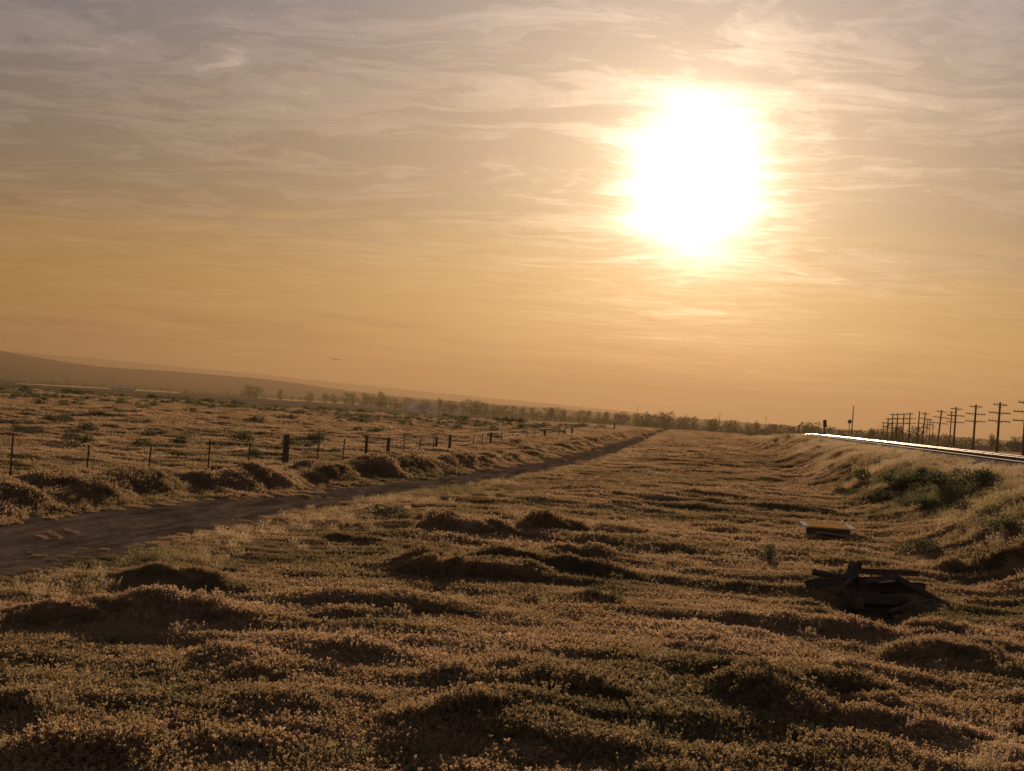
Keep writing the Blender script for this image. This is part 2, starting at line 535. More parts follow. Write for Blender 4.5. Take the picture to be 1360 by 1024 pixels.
# dirt road
rm, t = new_mat('packed_dirt')
geo = t.n('ShaderNodeNewGeometry')
n1 = t.noise(geo.outputs['Position'], 5.0, 8, 0.72)
mpr = t.n('ShaderNodeMapping'); t.l(geo.outputs['Position'], mpr.inputs[0]); mpr.inputs['Scale'].default_value = (1.6, 0.22, 1)
n2 = t.noise(mpr.outputs[0], 1.3, 6, 0.65)
cc = t.mix(t.ramp(n1, [(0.3, 0.0), (0.72, 1.0)]), (0.10, 0.066, 0.042), (0.25, 0.17, 0.108))
cc = t.mix(1.0, cc, t.ramp(n2, [(0.34, 0.5), (0.66, 1.5)]), 'MULTIPLY')
bs = t.n('ShaderNodeBsdfDiffuse'); t.l(cc, bs.inputs['Color']); bs.inputs['Roughness'].default_value = 0.6
bp = t.n('ShaderNodeBump'); bp.inputs['Strength'].default_value = 0.9; bp.inputs['Distance'].default_value = 0.04
t.l(n1, bp.inputs['Height']); t.l(bp.outputs[0], bs.inputs['Normal'])
t.l(bs.outputs[0], t.n('ShaderNodeOutputMaterial').inputs[0])
ys = np.concatenate([np.arange(8, 90, 0.22), np.arange(90, 330, 0.8)])
ts = np.linspace(-1.0, 1.0, 30)
TT, YY = np.meshgrid(ts, ys)
XX = TT * (road_hw(YY) + 0.12) * (1 + 0.14 * fbm(YY / 3.1 + 3, np.sign(TT) * 5.0 + 0 * YY, 2)) + road_x(YY)
ZZ = ground(XX, YY) + 0.012 - 0.07 * sstep(0.86, 1.0, np.abs(TT)) + 0.02 * fbm(XX / 0.25, YY / 0.35, 2) + 0.05 * fbm(XX / 0.8 + 9, YY / 1.6, 3)
Vr = np.stack([XX.ravel(), YY.ravel(), ZZ.ravel()], 1)
nr, nc = XX.shape
i, j = np.meshgrid(np.arange(nr - 1), np.arange(nc - 1), indexing='ij')
Fr = np.stack([i * nc + j, i * nc + j + 1, (i + 1) * nc + j + 1, (i + 1) * nc + j], -1).reshape(-1, 4)
prop(link_mesh('dirt_road', np_mesh('dirt_road', Vr, Fr, rm)), kind='structure')

# river reaches and a pale hillside track, seen far off
wm, t = new_mat('river_water')
bs = t.n('ShaderNodeBsdfPrincipled')
bs.inputs['Base Color'].default_value = (0.03, 0.035, 0.03, 1); bs.inputs['Roughness'].default_value = 0.08
geo = t.n('ShaderNodeNewGeometry')
bp = t.n('ShaderNodeBump'); bp.inputs['Strength'].default_value = 0.15; bp.inputs['Distance'].default_value = 0.3
t.l(t.noise(geo.outputs['Position'], 0.3, 3), bp.inputs['Height']); t.l(bp.outputs[0], bs.inputs['Normal'])
t.l(bs.outputs[0], t.n('ShaderNodeOutputMaterial').inputs[0])
def reach(name, pts, z, half, kind='structure', mat=wm):
    up, lo = [], []
    for k, (px, py) in enumerate(pts):
        hw = half * (0.25 if k in (0, len(pts) - 1) else random.uniform(0.75, 1.2))
        up.append(on_plane(px, py - hw, z)); lo.append(on_plane(px, py + hw, z))
    n = len(pts)
    o = mesh_obj(name, up + lo, [(k, k + 1, n + k + 1, n + k) for k in range(n - 1)], mat)
    o['kind'] = kind
    return o
ZV = -7.9
def dens(pts, n=8):
    out = []
    for (a, b), (c, d) in zip(pts[:-1], pts[1:]):
        for k in range(n):
            u = k / n
            out.append((a + (c - a) * u, b + (d - b) * u + random.uniform(-0.15, 0.15)))
    return out + [pts[-1]]
reach('river', dens([(20, 509.3), (100, 513.5), (190, 518.6), (240, 521.5)]), ZV, 0.85)
reach('river', dens([(338, 526.8), (365, 530), (420, 533), (500, 538), (610, 545), (720, 552)]), ZV, 0.7)
reach('canal', dens([(690, 549.6), (740, 552.4), (800, 556)]), ZV, 0.5)

# ------------------------------------------------------------------ railway
steel = None
m_railtop, t = new_mat('worn_rail_steel')
bs = t.n('ShaderNodeBsdfPrincipled')
geo = t.n('ShaderNodeNewGeometry')
n1 = t.noise(geo.outputs['Position'], 3.0, 4, 0.6)
t.l(t.ramp(n1, [(0.3, (0.50, 0.46, 0.42)), (0.7, (0.62, 0.58, 0.54))]), bs.inputs['Base Color'])
bs.inputs['Metallic'].default_value = 1.0
t.l(t.ramp(n1, [(0.3, 0.38), (0.7, 0.48)]), bs.inputs['Roughness'])
t.l(bs.outputs[0], t.n('ShaderNodeOutputMaterial').inputs[0])
m_rust = simple_mat('rusty_steel', (0.07, 0.035, 0.02), (0.14, 0.07, 0.035), 14, 0.8, 0.2)
m_tie = simple_mat('creosoted_wood', (0.035, 0.026, 0.02), (0.09, 0.066, 0.048), 5, 0.95, 0, (1, 8, 8), 0.6, 0.0)
m_ballast = simple_mat('ballast_stone', (0.09, 0.078, 0.066), (0.2, 0.17, 0.14), 18, 1.0, 0, (1, 1, 1), 1.0, 0.0)

track = empty('railway_track', (RAIL_X + 0.7175, 60, gz(RAIL_X + 0.7, 60)))
prop(track, 'single railway line with shiny worn rails on the raised embankment', 'railway')
TO = Vector(track.location)
ry = np.concatenate([np.arange(6, 200, 2.0), np.arange(200, 330, 5.0)])
for k in range(2):
    X0 = RAIL_X + k * 1.435
    web, head = MB(), MB()
    prof = [(-0.07, -0.172), (0.07, -0.172), (0.065, -0.158), (0.011, -0.145), (0.011, -0.05), (0.036, -0.04), (0.036, -0.012),
            (-0.036, -0.012), (-0.036, -0.04), (-0.011, -0.05), (-0.011, -0.145), (-0.065, -0.158)]
    top = [(-0.036, -0.012), (0.036, -0.012), (0.036, -0.005), (0.028, 0.0), (-0.028, 0.0), (-0.036, -0.005)]
    for mb, pf in ((web, prof), (head, top)):
        n = len(pf)
        for q, yy in enumerate(ry):
            zz = RAIL_Z - float(rail_drop(yy))
            mb.v += [(X0 + a - TO.x, yy - TO.y, zz + b - TO.z) for a, b in pf]
            if q:
                b0 = (q - 1) * n
                mb.f += [(b0 + e, b0 + (e + 1) % n, b0 + n + (e + 1) % n, b0 + n + e) for e in range(n)]
        mb.f.append(tuple(range(n))[::-1]); mb.f.append(tuple((len(ry) - 1) * n + e for e in range(n)))
    rl = web.build('rail', m_rust, track)
    head.build('rail_head', m_railtop, rl)
tb = MB(); tb.box((0, 0, -0.09), (2.6, 0.22, 0.18), None, 0.008)
tie_me = tb.mesh('tie', m_tie)
far_ties = MB()
for k in range(560):
    yy = 12 + k * 0.56
    zz = RAIL_Z - 0.172 - float(rail_drop(yy))
    p = Vector((RAIL_X + 0.7175 + random.uniform(-0.03, 0.03), yy, zz - 0.004)) - TO
    if k < 300:
        o = link_mesh('tie', tie_me, track); o.location = p; o.rotation_euler.z = random.uniform(-0.012, 0.012)
    else:
        far_ties.box(p + Vector((0, 0, -0.09)), (2.6, 0.22, 0.18))
prop(far_ties.build('distant_ties', m_tie, track), kind='stuff')
# ballast bed under the ties
ys = np.arange(8, 330, 1.0)
pf = np.array([(-2.6, -0.42), (-1.65, -0.20), (-0.6, -0.215), (0.6, -0.215), (1.65, -0.20), (2.6, -0.42)])
xs = np.repeat(pf[None, :, 0], len(ys), 0) + RAIL_X + 0.7175
zs = RAIL_Z - rail_drop(ys)[:, None] + pf[None, :, 1] + 0.04 * fbm(xs * 3, ys[:, None] * 2 + 0 * xs, 2)
Vb = np.stack([xs.ravel(), np.repeat(ys[:, None], 6, 1).ravel(), zs.ravel()], 1)
i, j = np.meshgrid(np.arange(len(ys) - 1), np.arange(5), indexing='ij')
Fb = np.stack([i * 6 + j, i * 6 + j + 1, (i + 1) * 6 + j + 1, (i + 1) * 6 + j], -1).reshape(-1, 4)
prop(link_mesh('ballast', np_mesh('ballast', Vb, Fb, m_ballast)), kind='structure')

# ------------------------------------------------------------------ telegraph poles
m_pole = simple_mat('weathered_pole', (0.045, 0.026, 0.018), (0.11, 0.065, 0.042), 3, 0.9, 0, (6, 6, 1), 0.6)
m_metal = simple_mat('grey_metal', (0.12, 0.12, 0.12), (0.2, 0.2, 0.2), 5, 0.5, 0.8)
m_dark = simple_mat('dark_paint', (0.02, 0.02, 0.02), (0.04, 0.036, 0.032), 5, 0.7)
m_glass = simple_mat('insulator_glass', (0.05, 0.10, 0.09), (0.08, 0.14, 0.13), 5, 0.2)
def make_pole(h, arms=3, first=0.35, lens=(1.9, 3.0, 3.0), gap=1.13):
    s = MB(); n = 9
    s.tube([(0, 0, -0.8), (0, 0, h * 0.5), (0.01, 0, h)], [0.19, 0.165, 0.13], n)
    out = [('shaft', s.mesh('shaft', m_pole), [])]
    for k in range(arms):
        z = h - first - k * gap
        a = MB(); L = lens[k]
        tilt = random.uniform(-0.02, 0.02)
        a.box((0, -0.2, z), (L, 0.1, 0.125), Matrix.Rotation(tilt, 3, 'Y'), 0.005)
        g = MB()
        for q in range(int(L / 0.38)):
            x = -L / 2 + 0.12 + q * (L - 0.24) / max(1, int(L / 0.38) - 1)
            if abs(x) < 0.2: continue
            g.tube([(x, -0.2, z + 0.06 - math.tan(tilt) * x), (x, -0.2, z + 0.13), (x, -0.2, z + 0.24)], [0.02, 0.045, 0.03], 5)
        b = MB()
        for sg in (-1, 1):
            b.tube([(0, -0.2 + 0.065, z - 0.42), (sg * 0.5, -0.2 + 0.065, z - 0.06)], 0.018, 4)
        out.append(('crossarm', a.mesh('crossarm', m_pole), [('insulators', g.mesh('insulators', m_glass)), ('brace', b.mesh('brace', m_metal))]))
    return out
def place_pole(parts, name, loc, lean=(0, 0), rz=0.0, label='', group=None):
    e = empty(name, loc, rz)
    e.rotation_euler = (lean[0], lean[1], rz)
    prop(e, label, 'utility pole', group)
    for nm, me_, subs in parts:
        o = link_mesh(nm, me_, e)
        for sn, sm in subs:
            link_mesh(sn, sm, o)
    return e
LB = 'dark wooden telegraph pole with three crossarms in the row beyond the track'
GR = 'telegraph poles in the row beyond the railway'
TP = 8.55                              # tops stand this high above the field
poles = [(1363, 213, 0, LB), (1328.3, 237, 0.005, LB), (1296.5, 265, 0.01, LB), (1270, 293, 0.01, LB),
         (1250.6, 335, 0.055, 'telegraph pole leaning most of all in the trackside row, with long lower arms'),
         (1229, 378, 0.05, 'leaning telegraph pole with a short top arm next to the bare pole'),
         (1209, 412, 0, LB), (1200.7, 424, 0, LB), (1192.5, 437, 0.01, LB), (1186, 450, 0, LB), (1180, 478, 0.02, LB), (1173.6, 560, 0.0, LB)]
for px, d, lean, lb in poles:
    zt = TP + random.uniform(-0.1, 0.1) - (1.0 if d > 450 else 0) - (0.6 if d > 500 else 0)
    yt = 542 + 0.068 * (px - 680) - (zt - EYE) * FPX / d
    tp = at_range(px, yt, d)
    h0 = tp.z - gz(tp.x, tp.y)
    x = tp.x - math.sin(lean) * h0
    b = Vector((x, tp.y, gz(x, tp.y)))
    place_pole(make_pole(h0), 'telegraph_pole', b, (random.uniform(-0.01, 0.01), lean), random.uniform(-0.08, 0.08), lb, GR if lb is LB else None)
def bare(px, ytop, d, name, label, cat='utility pole', arms=0, group=None, **kw):
    tp = at_range(px, ytop, d)
    g = gz(tp.x, tp.y)
    o = place_pole(make_pole(tp.z - g, arms, **kw), name, Vector((tp.x, tp.y, g)), (0, 0.01), 0, label, group)
    o['category'] = cat
    return o
bare(1220.7, 545.9, 395, 'telegraph_pole', 'bare telegraph pole without any crossarms among the trackside row')
LB2 = 'small distant line pole with short arms, standing behind the trackside row'
G2 = 'poles of the second line behind the trackside row'
for px, yt, d in ((1263.6, 546, 470), (1235.3, 556.5, 640), (1231.8, 556.5, 680), (1239, 562, 760)):
    bare(px, yt, d, 'line_pole', LB2, arms=3, group=G2, lens=(1.7, 2.4, 2.0), gap=0.9)
for px, yt, d, lb in ((152.6, 482.5, 2150, 'tall thin power pole on the valley floor beside the pale canal strip'),
                      (91.3, 480.5, 2400, 'thin power pole on the valley slope below the hill shoulder'),
                      (846.6, 540, 1300, 'thin mast rising above the distant treeline near the end of the road'),
                      (956, 549, 1300, 'slender mast above the treeline over the middle of the field'),
                      (1017.5, 553.5, 1300, 'slender mast above the low treeline left of the railway')):
    bare(px, yt, d, 'power_pole', lb, arms=1, lens=(3.2,), first=0.8)

# ------------------------------------------------------------------ signs and signals by the line
def trackside(px, ytop, d):
    tp = at_range(px, ytop, d)
    g = gz(tp.x, tp.y)
    return Vector((tp.x, tp.y, g)), tp.z - g
b, h = trackside(1096.8, 558, 216)
e = empty('trackside_sign', b); e.rotation_euler = (0, -0.07, 0.1)
prop(e, 'narrow upright sign board on a leaning post beside the rail', 'sign')
s = MB(); s.box((0, 0, h / 2 - 0.3), (0.17, 0.14, h + 0.55), None, 0.01); s.build('post', m_pole, e)
s = MB(); s.box((0.05, -0.095, h - 0.45), (0.46, 0.04, 0.95), None, 0.006); s.build('panel', m_dark, e)
b, h = trackside(1060.8, 564.5, 268)
e = empty('marker_post', b); e.rotation_euler = (0, 0.03, 0)
prop(e, 'short marker post with a small square head where the bright rail ends', 'marker')
s = MB(); s.box((0, 0, h / 2 - 0.3), (0.16, 0.14, h + 0.5), None, 0.01); s.build('post', m_pole, e)
s = MB(); s.box((0, -0.095, h - 0.14), (0.32, 0.04, 0.3), None, 0.005); s.build('head', m_dark, e)
b, h = trackside(1128.6, 556.5, 330)
e = empty('crossing_signal', b)
prop(e, 'railway signal with a dark oval head and equipment box', 'signal')
s = MB(); s.tube([(0, 0, -0.4), (0, 0, h - 0.2)], [0.08, 0.07], 8); s.build('mast', m_metal, e)
s = MB(); s.tube([(0, -0.06, h - 0.5), (0, -0.13, h - 0.5)], [0.40, 0.40], 16); hd = s.build('signal_head', m_dark, e)
s = MB(); s.tube([(0, -0.13, h - 0.5), (0, -0.3, h - 0.47)], [0.13, 0.14], 10, False); s.build('lamp_hood', m_dark, hd)
s = MB(); s.box((0.75, 0.1, 1.1), (0.9, 0.6, 2.3), None, 0.01); s.build('equipment_box', m_metal, e)
b, h = trackside(1133.4, 539.5, 330)
e = empty('radio_mast', b)
prop(e, 'tall bare steel mast standing next to the railway signal', 'mast')
s = MB(); s.tube([(0, 0, -0.4), (0, 0, h * 0.5), (0.05, 0, h)], [0.15, 0.12, 0.085], 8); s.build('mast_tube', m_metal, e)
s = MB(); s.box((0, 0, 0.05), (0.5, 0.5, 0.25)); s.build('footing', m_ballast, e)
for dy in (1.8, 2.6):
    pass

# ------------------------------------------------------------------ fence
m_post = simple_mat('old_timber', (0.05, 0.036, 0.026), (0.13, 0.092, 0.065), 4, 0.92, 0, (7, 7, 1), 0.8)
fence_px = [  # base x, base y, top x, top y, kind (t steel, w timber, width m)
    (-62, 655, -52, 585, 't', 0), (12.7, 644, 20.3, 581, 't', 0), (113.8, 632, 119.3, 589.8, 't', 0), (196.3, 623, 202, 586.8, 't', 0),
    (275.8, 624, 277, 581, 't', 0), (330, 618, 333, 584.7, 't', 0), (377.5, 621, 379.5, 579.5, 'w', 0.24), (420.8, 618, 423.8, 584, 't', 0),
    (454.5, 617, 458, 585.8, 't', 0), (485, 613, 488, 582.5, 'w', 0.14), (515, 606, 518, 582.5, 'w', 0.19), (535.8, 605, 538, 582, 't', 0),
    (556.8, 602, 558, 579.5, 't', 0), (575.6, 600, 576.4, 583.8, 't', 0), (578.8, 601, 579.8, 582.5, 'w', 0.16), (596.5, 600.5, 599, 579.5, 'w', 0.18),
    (627.8, 594, 629, 579.3, 't', 0), (640.4, 592, 641.5, 579, 't', 0), (651, 591, 652.5, 577, 'w', 0.17), (666, 588.5, 667, 579, 't', 0),
    (700, 585, 700.6, 575.5, 't', 0), (709, 584, 709.8, 574.5, 't', 0), (723, 581.5, 724, 568.7, 'w', 0.2), (743, 578, 743.7, 568, 't', 0),
    (749.6, 577.5, 750.3, 567.5, 'w', 0.2), (760, 575.5, 760.6, 567, 'w', 0.2), (790, 571.3, 790.5, 563.5, 't', 0), (816, 568, 817, 556.5, 'w', 0.24),
    (850, 566.5, 850.4, 561.5, 't', 0), (878, 567.5, 878.4, 562, 'w', 0.24), (884, 567.6, 884.4, 562.4, 't', 0)]
fb = []
FX = lambda y: np.interp(y, [30, 45, 66, 80, 102, 132, 173, 300, 420], [-20.2, -18.8, -16.7, -16.0, -15.6, -15.8, -16.0, -16.2, -16.4])
for bx, by, tx, ty, kd, wd in fence_px:
    # the fence runs beside the road: meet its line on the post's bearing
    d = ray(bx, by); hl = math.hypot(d.x, d.y)
    ys_ = np.linspace(30, 420, 4000)
    k = int(np.argmin(np.abs(FX(ys_) - d.x / d.y * ys_)))
    yy = float(ys_[k]); xx = float(FX(yy)) + 0.0
    r = math.hypot(xx, yy)
    h = max(1.0, min(1.45, (by - ty) * r / FPX))
    fb.append((Vector((xx, yy, gz(xx, yy))), h, kd, wd))
F0 = fb[6][0]
fence = empty('wire_fence', F0)
prop(fence, 'old wire fence of thin steel posts and rough timber posts along the road', 'fence')
for p, h, kd, wd in fb:
    s = MB()
    lx, ly = random.uniform(-0.03, 0.05), random.uniform(-0.03, 0.03)
    M = Matrix.Rotation(ly, 3, 'X') @ Matrix.Rotation(lx, 3, 'Y')
    if kd == 't':
        s.box(M @ Vector((0, 0, h / 2 - 0.2)), (0.05, 0.008, h + 0.4), M)
        s.box(M @ Vector((0, 0.024, h / 2 - 0.2)), (0.009, 0.036, h + 0.395), M)
        o = s.build('steel_post', m_rust, fence)
    else:
        n = 7
        a0 = random.uniform(0, 6)
        rings = []
        for q, (z, k) in enumerate(((-0.4, 1.08), (0.0, 1.06), (h * 0.5, 1.0), (h - 0.05, 0.97), (h, 0.86))):
            rings += [M @ Vector((wd / 2 * k * (1.12 if e % 2 else 0.96) * math.cos(a0 + e * 2 * math.pi / n),
                                  wd / 2 * k * (1.1 if e % 3 else 0.95) * math.sin(a0 + e * 2 * math.pi / n),
                                  z + (random.uniform(-0.03, 0.03) if q == 4 else 0))) for e in range(n)]
        fs = [(q * n + e, q * n + (e + 1) % n, (q + 1) * n + (e + 1) % n, (q + 1) * n + e) for q in range(4) for e in range(n)]
        fs.append(tuple(4 * n + e for e in range(n)))
        s.add(rings, fs)
        o = s.build('timber_post', m_post, fence)
    o.location = p - F0
for k in range(4):
    s = MB(); pts = []
    for a, bq in zip(fb[:-1], fb[1:]):
        za, zb = a[0].z + 0.25 + k * 0.27, bq[0].z + 0.25 + k * 0.27
        for u in (0, 0.33, 0.67):
            q = a[0].lerp(bq[0], u); q.z = za + (zb - za) * u - 0.03 * math.sin(math.pi * u)
            pts.append(q - F0 + Vector((0, -0.03, 0)))
    s.tube(pts, 0.0028, 3)
    s.build('wire', m_rust, fence)

# ------------------------------------------------------------------ dumped timber
m_char = simple_mat('charred_wood', (0.022, 0.016, 0.012), (0.075, 0.052, 0.038), 7, 0.9, 0, (2, 6, 6), 0.9)
m_greyw = simple_mat('grey_board', (0.16, 0.15, 0.145), (0.30, 0.28, 0.27), 6, 0.7, 0, (1, 10, 10), 0.3)
m_tan = simple_mat('varnished_board', (0.42, 0.23, 0.07), (0.56, 0.33, 0.11), 4, 1.0, 0, (1, 9, 3), 0.1, 0.0)
m_pale = simple_mat('pale_edge', (0.55, 0.50, 0.42), (0.68, 0.62, 0.54), 8, 0.9, 0, (1, 1, 1), 0.1, 0.0)
def timber(label, p0, p1, wd, ht, mat=m_char, name='charred_timber', roll=0.0):
    """a broken length of squared timber lying between two points"""
    p0, p1 = Vector(p0), Vector(p1)
    L = (p1 - p0).length
    ax = (p1 - p0).normalized()
    sd_ = ax.cross(Vector((0, 0, 1))).normalized()
    up = sd_.cross(ax)
    s = MB(); N = 7; vs = []
    sh = [(-1, -1), (-.85, -1), (.85, -1), (1, -.85), (1, .85), (.85, 1), (-.85, 1), (-1, .85)]
    for q in range(N):
        u = q / (N - 1)
        for a, c in sh:
            ca, sa = math.cos(roll), math.sin(roll)
            a2, c2 = a * wd / 2 * random.uniform(0.9, 1.04), c * ht / 2 * random.uniform(0.88, 1.04)
            x, y_ = a2 * ca - c2 * sa, a2 * sa + c2 * ca
            off = random.uniform(-0.06, 0.06) if q in (0, N - 1) else 0
            vs.append(ax * (u * L - L / 2 + off) + sd_ * x + up * y_)
    n = len(sh)
    fs = [(q * n + e, q * n + (e + 1) % n, (q + 1) * n + (e + 1) % n, (q + 1) * n + e) for q in range(N - 1) for e in range(n)]
    fs += [tuple(range(n))[::-1], tuple((N - 1) * n + e for e in range(n))]
    s.add(vs, fs)
    o = s.build(name, mat)
    o.location = (p0 + p1) / 2
    return prop(o, label, 'timber')
def W(px, d, hgt):
    """point on a bearing at a range, a height above the ground there"""
    q = at_range(px, 600, d)
    return Vector((q.x, q.y, gz(q.x, q.y) + hgt * 0.9))
D0 = 29.8
timber('blackened squared timber lying lowest at the left end of the burnt heap', W(1086, D0 - .1, .16), W(1148, D0 + .35, .22), .2, .2, roll=.3)
timber('burnt stub of timber jutting up from the middle of the heap', W(1137, D0 + .1, .05), W(1146, D0 + .25, .55), .19, .17, roll=.2)
timber('long charred beam resting high across the back of the burnt heap', W(1150, D0 + .35, .42), W(1228, D0 + .9, .56), .12, .09, roll=.2)
timber('charred beam sloping down to the ground at the right end of the heap', W(1200, D0 + .25, .47), W(1272, D0 - .35, .06), .12, .10, roll=.4)
timber('thick blackened block at the front of the burnt heap', W(1130, D0 - .5, .10), W(1208, D0 - .3, .13), .22, .2, roll=.15)
timber('charred timber buried under the others in the core of the heap', W(1140, D0 + .35, .12), W(1236, D0 + .5, .17), .26, .26, roll=.5)
timber('short charred offcut lying across the core of the heap', W(1158, D0 - .1, .30), W(1204, D0 + .3, .36), .16, .14, roll=.7)
timber('crooked burnt pole end poking left out of the heap', W(1092, D0 + .3, .34), W(1160, D0 + .1, .26), .09, .08, roll=.7)
timber('charred plank leaning on the stub in the heap', W(1120, D0 - .3, .04), W(1152, D0 + .2, .42), .14, .04, roll=.2)
timber('burnt plank lying flat at the front right of the heap', W(1196, D0 - .75, .05), W(1246, D0 - .45, .10), .16, .05)
timber('thin burnt branch crossing the back of the heap', W(1176, D0 + .6, .50), W(1236, D0 + .2, .22), .05, .05)
timber('thin pale splintered plank caught in the burnt heap', W(1181, D0 - .22, .40), W(1198, D0 - .1, .44), .05, .02, m_greyw, 'splintered_plank')
# discarded panel propped up in the weeds, with a grey board in front of it
DB = 47.0
c = W(1105, DB, 0.33)
e = empty('discarded_panel', Vector((c.x, c.y, gz(c.x, c.y)))); e.rotation_euler = (0, 0, 0.06); e.scale = (0.9, 0.9, 1.0)
prop(e, 'tan wooden panel with pale ends propped level above the weeds', 'panel')
Mt = Matrix.Rotation(rad(2.5), 3, 'X')
s = MB(); s.box((0, 0.0, 0.36), (1.22, 1.15, 0.035), Mt); s.build('board', m_tan, e)
for sg in (-1, 1):
    s = MB(); s.box((sg * 0.705, 0.0, 0.362), (0.17, 1.15, 0.045), Mt); s.build('end_strip', m_pale, e)
    s = MB(); s.box((sg * 0.55, 0.05, 0.13), (0.1, 0.62, 0.42), None, 0.01); s.build('support', m_post, e)
s = MB(); s.box((0, -0.48, 0.215), (1.3, 0.03, 0.19), None, 0.004); s.build('front_rail', m_post, e)
o = MB(); M = Matrix.Rotation(rad(-13), 3, 'X') @ Matrix.Rotation(rad(5), 3, 'Y')
o.box((0, 0, 0), (0.75, 0.42, 0.03), M, 0.01)
q = W(1111, DB - 1.5, 0.22)
o = o.build('grey_board', m_greyw); o.location = q
prop(o, 'weathered grey board lying tilted in front of the tan panel', 'board')
for k, (px, d, lab) in enumerate(((1150, 44.5, 'pale broken splinter standing in the weeds right of the grey board'),
                                  (1156, 44.2, 'second pale splinter crossing the first near the grey board'))):
    q = W(px, d, 0.0)
    timber(lab, q + Vector((0, 0, -0.03)), q + Vector((0.12 - 0.28 * k, 0.05, 0.24)), .05, .02, m_greyw, 'wood_splinter')

# ------------------------------------------------------------------ plants: building blocks
class Leafy:
    """collects leaf faces with a random value per plant"""
    def __init__(self):
        self.v, self.f, self.c = [], [], []
    def quad(self, p, d, sd_, L, wd, val, bend=0.0):
        b = len(self.v)
        m_ = p + d * (L * 0.5); e_ = p + d * L + Vector((0, 0, -bend * L))
        self.v += [p, m_ + sd_ * wd, e_, m_ - sd_ * wd]
        self.c += [val] * 4
        self.f.append((b, b + 1, b + 2, b + 3))
    def blade(self, pts, wd, val, sd_):
        b = len(self.v)
        n = len(pts)
        for k, p in enumerate(pts):
            ww = wd * (1 - k / (n - 1) * 0.85)
            self.v += [p - sd_ * ww, p + sd_ * ww]; self.c += [val] * 2
        self.f += [(b + 2 * k, b + 2 * k + 1, b + 2 * k + 3, b + 2 * k + 2) for k in range(n - 1)]
    def mesh(self, name, mat):
        me_ = bpy.data.meshes.new(name)
        me_.from_pydata([tuple(p) for p in self.v], [], self.f)
        a = me_.attributes.new('v', 'FLOAT', 'POINT')
        a.data.foreach_set('value', self.c)
        me_.materials.append(mat)
        return me_
def rdir(zmin=-0.2, zmax=1.0):
    a = random.uniform(0, 2 * math.pi); z = random.uniform(zmin, zmax)
    r = math.sqrt(max(0, 1 - z * z))
    return Vector((math.cos(a) * r, math.sin(a) * r, z))
def turf_patch(name, mat, R=0.26, n=100, h=(0.045, 0.095), leaf=(0.010, 0.022)):
    """a patch of small bushy annuals, each a stem with a tuft of tiny leaves"""
    L = Leafy()
    for _ in range(n):
        a = random.uniform(0, 6.28); r = R * math.sqrt(random.random())
        p = Vector((r * math.cos(a), r * math.sin(a), -0.02))
        hh = random.uniform(*h) * (1.0 if random.random() < 0.92 else 1.5)
        val = random.random()
        lean = Vector((random.uniform(-.25, .25), random.uniform(-.25, .25), 1)).normalized()
        sd_ = rdir(-.1, .1)
        L.blade([p, p + lean * hh * 0.6, p + lean * hh], 0.003, val, sd_)
        for _k in range(random.randint(11, 14)):
            u = random.uniform(0.35, 1.05)
            d = (rdir(-0.1, 0.8) + lean * 0.5).normalized()
            q = p + lean * hh * u
            ll = random.uniform(*leaf)
            L.quad(q, d, d.cross(rdir(-1, 1)).normalized(), ll * 1.3, ll * 0.36, min(1, max(0, val + random.uniform(-.2, .2))))
    return L.mesh(name, mat)
def grass_patch(name, mat, R=0.22, n=34, h=(0.22, 0.45)):
    """dry bunch grass with nodding seed heads"""
    L = Leafy()
    for _ in range(n):
        a = random.uniform(0, 6.28); r = R * math.sqrt(random.random())
        p = Vector((r * math.cos(a), r * math.sin(a), -0.03))
        hh = random.uniform(*h); val = random.random()
        ln = Vector((random.uniform(-.5, .5), random.uniform(-.5, .5), 0)); sd_ = rdir(-.05, .05)
        pts = [p + Vector((0, 0, hh * u)) + ln * hh * u * u * 0.6 for u in (0, .4, .75, 1.0)]
        L.blade(pts, 0.0035, val, sd_)
        if random.random() < 0.7:
            for _k in range(7):
                q = pts[-1] + (pts[-2] - pts[-1]) * random.uniform(0, .9)
                d = (ln + rdir(-.6, .6) * 0.7 + Vector((0, 0, .2))).normalized()
                L.quad(q, d, d.cross(rdir(-1, 1)).normalized(), random.uniform(.03, .06), 0.006, min(1, val + .25), .3)
        else:
            d = (rdir(.2, .8)); L.quad(p, d, d.cross(Vector((0, 0, 1))).normalized(), hh * 0.7, 0.006, val, .3)
    return L.mesh(name, mat)
def bush_parts(R, H, nl, mat_leaf, mat_stem, leaf=0.05, lump=7):
    """branchy low shrub: forked stems and many small leaves in uneven clumps"""
    s = MB(); L = Leafy()
    cl = []
    for _ in range(lump):
        a = random.uniform(0, 6.28); r = R * random.uniform(0.2, 0.85)
        cl.append((Vector((r * math.cos(a), r * math.sin(a), H * random.uniform(0.35, 0.85) * (1 - 0.35 * r / R))), random.uniform(0.28, 0.5) * R))
    for c_, cr in cl:
        mid = c_ * 0.5 + Vector((random.uniform(-.05, .05), random.uniform(-.05, .05), 0))
        s.tube([(0, 0, -0.05), mid, c_], [0.02 * R / .4, 0.013 * R / .4, 0.005 * R / .4], 4, False)
        for _ in range(3):
            s.tube([c_ * 0.75, c_ + rdir(-.2, 1) * cr * .9], [0.007 * R / .4, 0.003 * R / .4], 3, False)
    for _ in range(nl):
        c_, cr = random.choice(cl)
        d = rdir(-0.5, 1.0)
        q = c_ + Vector((d.x, d.y, d.z * 0.8)) * cr * random.uniform(0.35, 1.05)
        if q.z < 0.01: q.z = random.uniform(0.01, 0.06)
        dd = (d + rdir(-.3, 1)).normalized()
        L.quad(q, dd, dd.cross(rdir(-1, 1)).normalized(), leaf * random.uniform(.6, 1.3), leaf * 0.3, random.random())
    return s.mesh('stems', mat_stem), L.mesh('foliage', mat_leaf)

